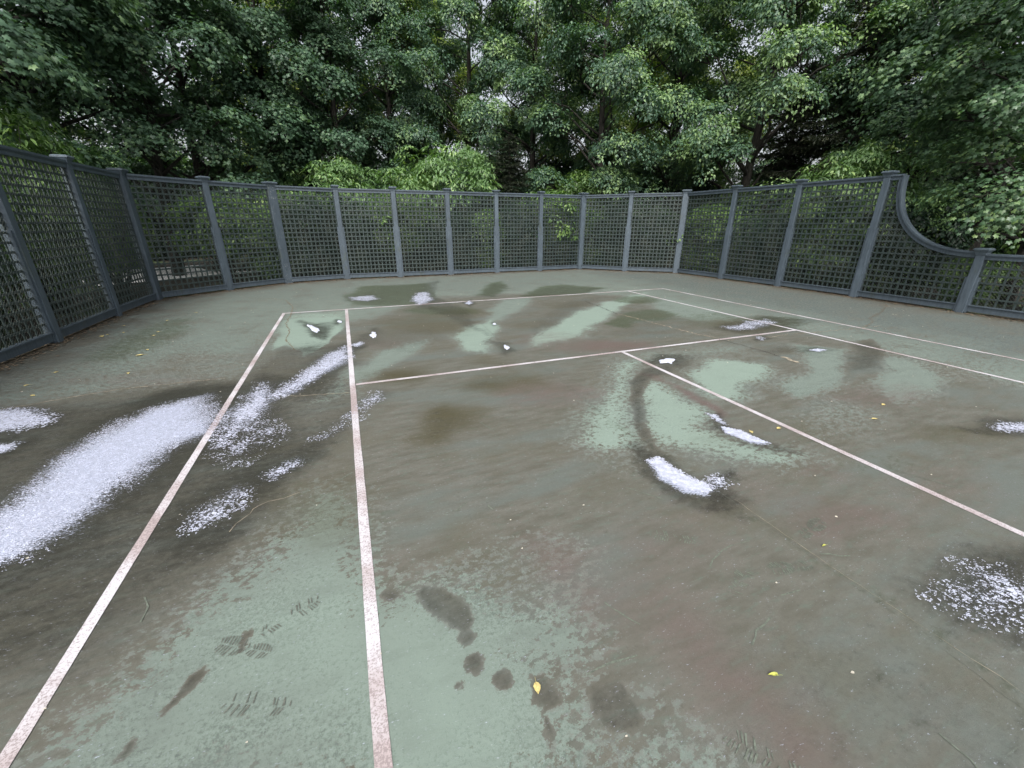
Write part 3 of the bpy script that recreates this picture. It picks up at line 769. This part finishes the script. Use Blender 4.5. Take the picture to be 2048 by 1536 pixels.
run('back', 'long straight lattice fence behind the baseline at the far end', FP['back'], [1, 0, 0, 0, 0, 0, 1], own=(False, True))
run('rcorner', 'short angled lattice fence across the far right corner of the court', FP['rcorner'], [1, 0, 1], own=(False, True))
run('right', 'right side lattice fence whose top rail swoops down to a low section', FP['right'], [1, 0, 0, 0, 0, 0, 0], own=(False, True), low_from=4, curve_bay=3)

# ------------------------------------------------------------------ foliage
def nrmz(a): return a/np.maximum(np.linalg.norm(a, axis=-1, keepdims=True), 1e-9)
def T_maple():
    pol = [(-95, .08), (-50, .42), (-22, .62), (8, .52), (32, .90), (62, .60), (90, 1.05)]
    pts = [(math.cos(RAD(a))*r, math.sin(RAD(a))*r) for a, r in pol]
    full = pts + [(-x, y) for x, y in reversed(pts[:-1])]
    V = [(0, .18, .05)] + [(x*.62, y*.62+.18, -.16*(x*x+.4*y*y)) for x, y in full]
    n = len(full); F = [(0, 1+i, 1+(i+1) % n) for i in range(n)]
    return np.array(V), F
def T_leaf(wd=.30):
    return np.array([(0, 0, 0), (-wd, .42, .09), (0, 1, -.12), (wd, .42, .09)]), [(0, 2, 1), (0, 3, 2)]
def T_long(wd=.17):
    return np.array([(0, 0, 0), (-wd, .35, .02), (-wd*.75, .65, -.09), (0, 1, -.26), (wd*.75, .65, -.09), (wd, .35, .02), (0, .35, -.03), (0, .66, -.12)]), \
        [(0, 6, 1), (1, 6, 7, 2), (2, 7, 3), (0, 5, 6), (5, 4, 7, 6), (4, 3, 7)]
TM, TL, TV = T_maple(), T_leaf(), T_long()

def leaves(name, pos, nrm, tip, size, tone, T):
    tv, tf = T
    nrm = nrmz(nrm); X = nrmz(np.cross(tip, nrm)); Y = np.cross(nrm, X)
    n = len(pos); k = len(tv)
    V = pos[:, None] + size[:, None, None]*(tv[None, :, 0:1]*X[:, None]+tv[None, :, 1:2]*Y[:, None]+tv[None, :, 2:3]*nrm[:, None])
    fl = np.array([i for f in tf for i in f]); fs = np.cumsum([0]+[len(f) for f in tf])
    L = (np.arange(n)[:, None]*k+fl[None]).ravel(); st = (np.arange(n)[:, None]*fs[-1]+fs[None, :-1]).ravel()
    return np_mesh(name, V.reshape(-1, 3), L, st, np.repeat(tone, k))

def sph(r, n):
    d = r.normal(size=(n, 3)); return nrmz(d)
def cluster_leaves(r, C, D, rc, per, jit=.35, droop=.35, tipdown=.5, thick=.16):
    """C cluster centres, D cluster normals"""
    n = len(C); D = nrmz(D)
    a = nrmz(np.cross(D, r.normal(size=(n, 3)))); b = np.cross(D, a)
    q = np.sqrt(r.random((n, per))); th = r.random((n, per))*6.283
    R_ = rc[:, None]*q
    rad = a[:, None]*np.cos(th)[..., None] + b[:, None]*np.sin(th)[..., None]
    p = C[:, None] + rad*R_[..., None] + D[:, None]*(r.normal(0, thick, (n, per))*rc[:, None])[..., None]
    p[..., 2] -= droop*rc[:, None]*q*q
    nr = D[:, None]+r.normal(0, jit, (n, per, 3)) + rad*.25
    tip = rad*1.0 + r.normal(0, .5, (n, per, 3)); tip[..., 2] -= tipdown
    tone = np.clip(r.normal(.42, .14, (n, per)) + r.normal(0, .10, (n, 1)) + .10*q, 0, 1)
    return p.reshape(-1, 3), nr.reshape(-1, 3), tip.reshape(-1, 3), tone.ravel()

def make_tree(name, seed, H, z0, R, nl, nc, per, size, T, mat, lobe=1.5, trunk_r=.22, lean=(0, 0), light_tips=0.0):
    r = np.random.default_rng(seed)
    root = empty(name)
    # trunk
    tp = []; nseg = 9
    ph = r.random(2)*6
    for k in range(nseg+1):
        t = k/nseg; tp.append(np.array([lean[0]*t+.18*math.sin(ph[0]+t*4)*t, lean[1]*t+.18*math.sin(ph[1]+t*5)*t, -.1+H*.88*t]))
    tr = [trunk_r*(1.25 if k == 0 else 1)*(1-.85*k/nseg)+.015 for k in range(nseg+1)]
    mt = MB(); mt.tube(tp, tr, 9)
    # lobes on limbs
    C = []; RR = []
    for k in range(nl):
        t = (k+.5)/nl; zc = z0+lobe*.5+(H-z0-lobe*.9)*t
        prof = (math.sin(math.pi*min(1, (t*.82+.22)))**.6)
        ang = k*2.399+r.normal(0, .35); rad = R*prof*(.45+.5*r.random())
        base = tp[0]+(tp[-1]-tp[0])*min(1, zc/H)
        c = np.array([base[0]+math.cos(ang)*rad, base[1]+math.sin(ang)*rad, zc+r.normal(0, .3)])
        C.append(c); RR.append(lobe*(.7+.6*r.random())*(1-.35*t))
        zs = max(.9, zc-rad*(.45+.3*r.random())); kk = min(nseg-1, max(0, int(zs/(H*.88)*nseg)))
        fr = zs/(H*.88)*nseg-kk; s_ = tp[kk]+(tp[kk+1]-tp[kk])*min(1, max(0, fr))
        mid = (s_+c)/2+np.array([r.normal(0, .2), r.normal(0, .2), -.05+.15*r.random()])
        r0 = tr[kk]*.45
        mt.tube([s_, s_*.6+mid*.4+r.normal(0, .05, 3), mid, mid*.5+c*.5+r.normal(0, .12, 3), c], [r0, r0*.8, r0*.6, r0*.4, .012], 5)
        for q in range(4):
            e = c+sph(r, 1)[0]*RR[-1]*.8; mt.tube([mid*.4+c*.6, (c+e)/2+r.normal(0, .12, 3), e], [r0*.3+.006, .014, .006], 4)
    trunk = mt.build('trunk', M['bark'], root, True)
    C = np.array(C); RR = np.array(RR)
    li = np.repeat(np.arange(nl), nc); d = sph(r, len(li))
    out = nrmz(np.concatenate([C[li][:, :2]-np.array(lean)*.5, np.zeros((len(li), 1))], 1)+1e-6)
    d = nrmz(d + out*.35 + np.array([0, 0, .25]))
    q = .45+.6*r.random(len(li))
    P = C[li] + d*(RR[li]*q)[:, None]*np.array([1.15, 1.15, .55])
    D = d*.55+np.array([0, 0, .75])+out*.25
    rc = lobe*.42*(.6+.8*r.random(len(li)))
    p, nr, tip, tone = cluster_leaves(r, P, D, rc, per)
    if light_tips:
        hi = r.random(len(li)) < .35
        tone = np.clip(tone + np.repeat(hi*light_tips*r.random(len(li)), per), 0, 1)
    sz = size*(.65+.6*r.random(len(p)))
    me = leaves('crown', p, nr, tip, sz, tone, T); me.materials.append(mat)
    o = bpy.data.objects.new('crown', me); COL.objects.link(o); o.parent = root
    return root

def make_spruce(name, seed, H, R, n_br, mat, z0=.5):
    r = np.random.default_rng(seed); root = empty(name)
    mt = MB(); mt.tube([(0, 0, -.1), (.05, 0, H*.4), (0, .04, H)], [.2, .12, .015], 8)
    pos = []; nr = []; tip = []; sz = []; tn = []
    for k in range(n_br):
        t = (k+.5)/n_br; zb = z0+(H-z0)*t; L = R*(1-t)**.75*(.75+.4*r.random())+.15
        an = k*2.399+r.normal(0, .2); o2 = np.array([math.cos(an), math.sin(an), 0]); sd = np.array([-o2[1], o2[0], 0])
        drop = .35+.25*r.random()
        pt = lambda s_: np.array([0, 0, zb]) + o2*L*s_ + np.array([0, 0, -drop*L*s_+.30*L*s_*s_])
        mt.tube([pt(0), pt(.5), pt(1)], [.03*(1-t)+.008, .016, .004], 4)
        ns = int(10+L*15)
        for s_ in np.linspace(.12, 1, ns):
            for sg in (-1, 1):
                ln = (.18+.5*L*(1-s_)*.6)*(.6+.7*r.random())
                b = pt(s_); dd = nrmz(o2*.7+sd*sg*(.8+.3*r.random())+np.array([0, 0, -.25-.5*r.random()]))
                nn = max(2, int(ln/.055))
                for q in range(nn):
                    pos.append(b+dd*ln*q/nn); g = r.normal(0, .45, 3); tip.append(dd+g); nr.append(np.array([0, 0, 1])+r.normal(0, .5, 3)); sz.append(.10+.06*r.random()); tn.append(r.normal(.35, .15)+.28*(q/nn)*s_)
    mt.build('trunk', M['bark'], root, True)
    me = leaves('crown', np.array(pos), np.array(nr), np.array(tip), np.array(sz), np.clip(tn, 0, 1), T_leaf(.13)); me.materials.append(mat)
    o = bpy.data.objects.new('crown', me); COL.objects.link(o); o.parent = root
    return root

def make_shrub(name, seed, H, R, ncl, per, size, T, mat, tier=False, z0=.25, jit=.4, rc0=.35):
    """many-stemmed shrub; tier = leaves hang in pairs from level layered sprays"""
    r = np.random.default_rng(seed); root = empty(name); mt = MB()
    d = sph(r, ncl); d[:, 2] = np.abs(d[:, 2])**.8*np.sign(d[:, 2]+.25)
    q = .55+.45*np.sqrt(r.random(ncl))
    lob = 1+.22*np.sin(3*np.arctan2(d[:, 1], d[:, 0])+seed)+.12*np.sin(7*np.arctan2(d[:, 1], d[:, 0]))
    C = np.stack([d[:, 0]*R*q*lob, d[:, 1]*R*q*lob, z0+(H-z0)*(.5+.5*d[:, 2]*q)], -1)
    for k in range(0, ncl, max(1, ncl//26)):
        e = C[k]; b = np.array([r.normal(0, .12), r.normal(0, .12), -.05])
        mt.tube([b, b*.4+e*.35+np.array([0, 0, .25]), b*.1+e*.7+np.array([0, 0, .15]), e], [.028, .02, .012, .005], 5)
    mt.build('stems', M['bark'], root, True)
    if tier:
        out = nrmz(C*np.array([1, 1, 0])+1e-6)
        D = np.tile(np.array([0, 0, 1.]), (ncl, 1))+out*.25
        rc = np.full(ncl, rc0)*(.7+.6*r.random(ncl))
        p, nr, tip, tone = cluster_leaves(r, C, D, rc, per, jit=.22, droop=.5, tipdown=.9, thick=.05)
        tip[:, 2] -= .2
    else:
        D = d*.7+np.array([0, 0, .6])
        rc = np.full(ncl, rc0)*(.6+.8*r.random(ncl))
        p, nr, tip, tone = cluster_leaves(r, C, D, rc, per, jit=jit)
    p[:, 2] = np.maximum(p[:, 2], .04)
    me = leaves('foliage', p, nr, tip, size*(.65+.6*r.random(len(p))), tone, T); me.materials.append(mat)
    o = bpy.data.objects.new('foliage', me); COL.objects.link(o); o.parent = root
    return root

def dup(root, loc, rz, s, mat=None):
    if not root.get('placed'):
        o = root; o['placed'] = True; ch = list(root.children)
    else:
        o = root.copy(); COL.objects.link(o); ch = []
        for c in root.children:
            k = c.copy(); COL.objects.link(k); k.parent = o; ch.append(k)
    o.location = loc; o.rotation_euler = (0, 0, rz); o.scale = (s, s, s) if not isinstance(s, tuple) else s
    if mat:
        for c in ch:
            if c.name.split('.')[0] in ('crown', 'foliage'):
                c.material_slots[0].link = 'OBJECT'; c.material_slots[0].material = mat
    return o

MAP = [make_tree('maple_tree', 31+k, 13.5, (2.5, 4.9, 2.4)[k], 3.9, 30, 16, 78, .138, TM, M['maple'], 1.2, .2, ((.0, 0), (.9, .3), (-.7, .4))[k]) for k in range(3)]
BEE = [make_tree('leafy_tree', 51+k, 14.5, (4.8, 2.4, 2.4)[k], 3.9, 36, 19, 96, .125, TL, M['beech'], 1.12, .2, ((.3, 0), (-.6, .3), (.2, .4))[k], .45) for k in range(3)]
SPR = [make_spruce('spruce_tree', 71+k, (10.5, 8.5)[k], (2.9, 2.5)[k], 120, M['needle']) for k in range(2)]
VIB = [make_shrub('viburnum_shrub', 81+k, 4.6, 2.4, 330, 38, .185, TV, M['viburnum'], True, rc0=.42) for k in range(2)]
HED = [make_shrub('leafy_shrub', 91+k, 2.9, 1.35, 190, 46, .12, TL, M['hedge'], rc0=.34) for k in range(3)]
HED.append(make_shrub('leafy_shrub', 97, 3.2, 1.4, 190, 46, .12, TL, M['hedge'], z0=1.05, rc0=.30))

def put(proto, px, dist, s, rz, label, cat, group, mat=None, z=-.05):
    x, y = A(px, dist); o = dup(proto, (x, y, z), rz, s, mat); tag(o, label, cat, group); return o
TG = 'trees standing behind the fence'
for i, (k, px, d, s, rz, lb) in enumerate((
    (0, -60, 17.5, 1.05, .3, 'broad maple at the left edge whose dark leaves hang over the fence'),
    (1, 150, 20.5, 1.05, 2.1, 'dark maple with big leaves behind the third fence post from the left'),
    (2, 330, 21.8, 1.0, 4.0, 'maple with a straight dark trunk above the left corner fence'),
    (0, 425, 24, 1.05, 1.2, 'maple with an ivy clad trunk beside a bright sky gap'),
    (1, 556, 25, 1.05, 5.2, 'maple with a leaning bare trunk and forked limbs in front of the sky gap'),
    (2, 680, 25.5, 1.0, 2.9, 'maple whose low dense leaves droop just left of the bright rounded shrub'))):
    put(MAP[k], px, d, s, rz, lb, 'tree', TG)
for i, (k, px, d, s, rz, lb) in enumerate((
    (0, 790, 29, 1.15, .8, 'leafy tree with a thick straight trunk behind the rounded shrub'),
    (1, 930, 28, 1.15, 3.3, 'leafy tree with spreading bluish green boughs at the middle of the back fence'),
    (0, 1060, 28, 1.15, 5.0, 'tall leafy tree directly behind the brown spruce'),
    (2, 1200, 24, 1.05, 2.2, 'full leafy tree right of the brown spruce with boughs down to the fence'),
    (1, 1330, 25.5, 1.1, 1.0, 'leafy tree beside the white sky gap right of centre'),
    (2, 1470, 23.5, 1.1, 4.2, 'airy light green tree overhanging the angled right corner fence'))):
    put(BEE[k], px, d, s, rz, lb, 'tree', TG)
put(SPR[0], 1665, 23.5, 1.2, .5, 'tall dark spruce behind the right side fence', 'tree', TG)
put(SPR[1], 1550, 25, 1.0, 2.5, 'shorter black green spruce left of the tall one', 'tree', TG)
put(SPR[1], 1020, 21.6, (.92, .92, .68), 1.5, 'small brownish spruce beside the bright rounded shrub', 'tree', TG)
put(MAP[0], 1960, 21, 1.05, 4.5, 'big shady maple above the swooping fence rail', 'tree', TG)
put(MAP[2], 1800, 24.5, 1.1, 3.6, 'maple farther back between the spruce and the shady maple', 'tree', TG)
put(MAP[2], 2070, 17.0, .80, 1.1, 'bright green young maple at the right edge over the low fence', 'tree', TG, M['bright_maple'])
# farther row closing the wood
far = 'tall tree of the farther row glimpsed between the front trees'
for i, px in enumerate(range(-250, 2400, 300)):
    put((BEE[1+i % 2]), px + random.uniform(-50, 50), random.uniform(36, 46), random.uniform(1.15, 1.45), random.uniform(0, 6.28), far, 'tree', 'trees of the farther row', M['pale_leaf'] if i % 2 else None)
for i, px in enumerate((860, 1135, 1340, 620)):
    put(BEE[1+i % 2], px, 34, 1.2, i*1.7, far, 'tree', 'trees of the farther row', M['pale_leaf'])
for i, px in enumerate(range(700, 2300, 520)):
    put(MAP[i % 3], px + random.uniform(-60, 60), random.uniform(54, 66), random.uniform(1.3, 1.6), random.uniform(0, 6.28), far, 'tree', 'trees of the farther row')

SG = 'bright shrubs showing above the fence'
put(VIB[0], 900, 22.3, (1.2, 1.05, 1.24), .4, 'bright rounded viburnum rising above the middle of the back fence', 'shrub', SG)
put(VIB[1], 690, 22.3, (1.2, 1.05, 1.06), 2.0, 'lower bright viburnum spreading left of the tall rounded one', 'shrub', SG)
put(VIB[0], 590, 20.6, (.8, .8, .74), 3.3, 'smallest bright viburnum behind the far left fence corner', 'shrub', SG)
put(VIB[1], 1690, 19.0, (.85, .85, .98), 1.0, 'light green viburnum drooping over the right side fence', 'shrub', SG)
put(VIB[0], 1800, 17.8, (.6, .6, .66), 4.0, 'small light green viburnum inside the swoop of the curved rail', 'shrub', SG)
put(VIB[1], 20, 15.6, (.8, .8, 1.06), 5.0, 'pale green viburnum leaning on the left fence near its end', 'shrub', SG, M['cover'])

HG = 'dark shrubs behind the lattice'
def along(run_, off, step, gap=()):
    P = [np.array(p) for p in run_]; out = []; acc = 0
    for a, b in zip(P[:-1], P[1:]):
        L = np.linalg.norm(b-a); u = (b-a)/L; v = np.array([-u[1], u[0]])
        if v@(np.array([0, -4])-a) > 0: v = -v
        while acc < L:
            out.append(a+u*acc+v*(off+random.uniform(-.35, .5))); acc += step*random.uniform(.85, 1.15)
        acc -= L
    return out
for rn, off, step, lb, sc_ in (('left', 1.9, 1.5, 'dark leafy shrub pressed behind the left side fence', .95), ('lcorner', 2.3, 3.4, 'dark shrub behind the angled far left fence', .95), ('back', 1.9, 1.45, 'dark leafy shrub seen through the lattice of the back fence', 1.0),
                          ('rcorner', 1.9, 1.5, 'dark leafy shrub behind the angled far right fence', 1.0), ('right', 1.9, 1.6, 'dark leafy shrub behind the right side fence', .95)):
    for i, p in enumerate(along(FP[rn], off, step)):
        s_ = sc_*random.uniform(.85, 1.1)
        if rn == 'right' and p[1] < -3.6: s_ *= .52
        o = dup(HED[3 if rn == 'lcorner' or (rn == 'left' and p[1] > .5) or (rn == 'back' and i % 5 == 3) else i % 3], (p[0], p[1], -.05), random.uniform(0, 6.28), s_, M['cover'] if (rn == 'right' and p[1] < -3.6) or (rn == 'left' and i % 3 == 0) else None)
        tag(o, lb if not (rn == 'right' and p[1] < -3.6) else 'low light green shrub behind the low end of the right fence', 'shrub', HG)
for i in range(12):
    px = 660+i*62; p = A(px, random.uniform(29, 33))
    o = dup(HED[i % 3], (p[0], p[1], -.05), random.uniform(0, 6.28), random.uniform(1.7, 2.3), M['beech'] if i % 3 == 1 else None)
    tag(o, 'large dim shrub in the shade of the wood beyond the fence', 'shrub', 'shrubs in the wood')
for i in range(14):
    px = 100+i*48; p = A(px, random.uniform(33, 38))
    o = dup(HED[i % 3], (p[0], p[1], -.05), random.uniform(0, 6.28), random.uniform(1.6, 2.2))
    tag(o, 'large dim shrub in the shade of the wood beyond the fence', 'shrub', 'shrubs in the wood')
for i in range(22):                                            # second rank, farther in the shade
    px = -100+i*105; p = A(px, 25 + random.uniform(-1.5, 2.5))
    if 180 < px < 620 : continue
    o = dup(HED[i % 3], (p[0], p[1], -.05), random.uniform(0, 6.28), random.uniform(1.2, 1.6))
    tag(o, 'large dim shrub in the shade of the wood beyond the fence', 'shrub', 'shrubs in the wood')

# driveway glimpsed through the left corner fence
a = G(150, 560); b = G(640, 524)
strip('driveway', seg(a, b, 10), 6.0, .02, M['drive']).__setitem__('kind', 'structure')

# ------------------------------------------------------------------ small litter
def fallen(px, py, size, ang, label, mat, z=.004, tall=.3, wide=1.0):
    x, y = G(px, py); m = MB()
    o2 = [(0, 0), (.18, .12), (.30, .38), (.24, .66), (.0, 1.0), (-.24, .66), (-.30, .38), (-.18, .12)]
    r = np.random.default_rng(int(px*7+py))
    mid = [(0, .12, .02), (0, .4, .06), (0, .7, .05)]
    V = [(a_*wide, b_, abs(a_)*tall*(1+r.normal(0, .3))+.02+.12*b_*b_*tall) for a_, b_ in o2] + mid
    F = [(0, 1, 8), (1, 2, 9, 8), (2, 3, 10, 9), (3, 4, 10), (0, 8, 7), (7, 8, 9, 6), (6, 9, 10, 5), (5, 10, 4)]
    m.v = [tuple(np.array(v)*size) for v in V]; m.f = F
    m.tube([(0, .1*size, .02*size), (.03*size, -.2*size, .03*size), (.02*size, -.42*size, .012*size)], [.012*size, .012*size, .01*size], 4)
    o = m.build('fallen_leaf', mat); o.location = (x, y, z); o.rotation_euler = (0, 0, ang)
    tag(o, label, 'leaf', 'fallen leaves on the court')
fallen(1072, 1365, .055, 2.9, 'curled pale yellow leaf on a damp blot at the front of the court', M['fallen'])
fallen(1556, 1352, .050, 1.2, 'thin yellow green leaf lying alone in the lower right of the court', M['fallen_green'], tall=.8, wide=.4)
fallen(1652, 1091, .045, 1.6, 'small yellow leaf near the pale shoe prints', M['fallen_green'], tall=.8, wide=.4)
fallen(205, 674, .11, .5, 'yellow leaf at the left edge of the green damp patch', M['fallen'])
fallen(288, 710, .11, 2.0, 'yellow leaf below the green damp patch by the left fence', M['fallen'])
fallen(292, 700, .07, 4.0, 'smaller yellow leaf touching one below the green damp patch', M['fallen'])
fallen(8, 707, .16, 1.0, 'large yellow leaf caught at the foot of the left fence', M['fallen'])
for px, py in ((245, 652), (246, 665), (218, 669), (305, 672), (338, 641), (60, 770), (107, 746), (70, 792), (320, 664), (390, 626), (257, 748), (1765, 811), (1743, 838), (1500, 862), (1560, 856)):
    fallen(px, py, .06, random.uniform(0, 6), 'tiny yellow leaf fragment scattered on the court', M['fallen'])

def litter():
    r = np.random.default_rng(77); pts = []
    while len(pts) < 340:
        p = np.array([r.uniform(-8.9, 9.3), r.uniform(-10.6, 6.3)])
        if sdf(p[None], np.array(FENCE_POLY))[0] < -.05: pts.append(p)
    V = []; L = []; st = []
    for p in pts:
        dist = np.linalg.norm(p-CAM[:2]); s_ = r.uniform(.004, .009)+.0011*dist*r.random(); b = len(V); k = 5; ph = r.random()*6
        el = r.uniform(.4, 1)
        for q in range(k):
            t = ph+q*6.283/k; V.append((p[0]+math.cos(t)*s_, p[1]+math.sin(t)*s_*el, .005+.002*math.sin(t*2)+.002))
        st.append(len(L)); L += list(range(b, b+k))
    me = np_mesh('petal_litter', np.array(V), np.array(L), np.array(st)); me.materials.append(M['petal'])
    o = bpy.data.objects.new('petal_litter', me); COL.objects.link(o); tag(o, 'tiny pale petals and crumbs strewn over the court', 'litter', kind='stuff')
    # debris under the fence
    V = []; L = []; st = []
    P = [np.array(p) for k in ('left', 'lcorner', 'back', 'rcorner', 'right') for p in FP[k]]
    for a_, b_ in zip(P[:-1], P[1:]):
        Ln = np.linalg.norm(b_-a_)
        if Ln < .1: continue
        u = (b_-a_)/Ln; v = np.array([-u[1], u[0]])
        for _ in range(int(Ln*420)):
            p = a_+u*r.random()*Ln+v*r.normal(0, .13); s_ = r.uniform(.008, .036); b = len(V); ph = r.random()*6
            for q in range(4):
                t = ph+q*1.571; V.append((p[0]+math.cos(t)*s_, p[1]+math.sin(t)*s_*.55, .006+.012*r.random()))
            st.append(len(L)); L += [b, b+1, b+2, b+3]
    me = np_mesh('leaf_debris', np.array(V), np.array(L), np.array(st)); me.materials.append(M['debris'])
    o = bpy.data.objects.new('leaf_debris', me); COL.objects.link(o); tag(o, 'brown leaf crumbs collected along the foot of the fence', 'litter', kind='stuff')
litter()
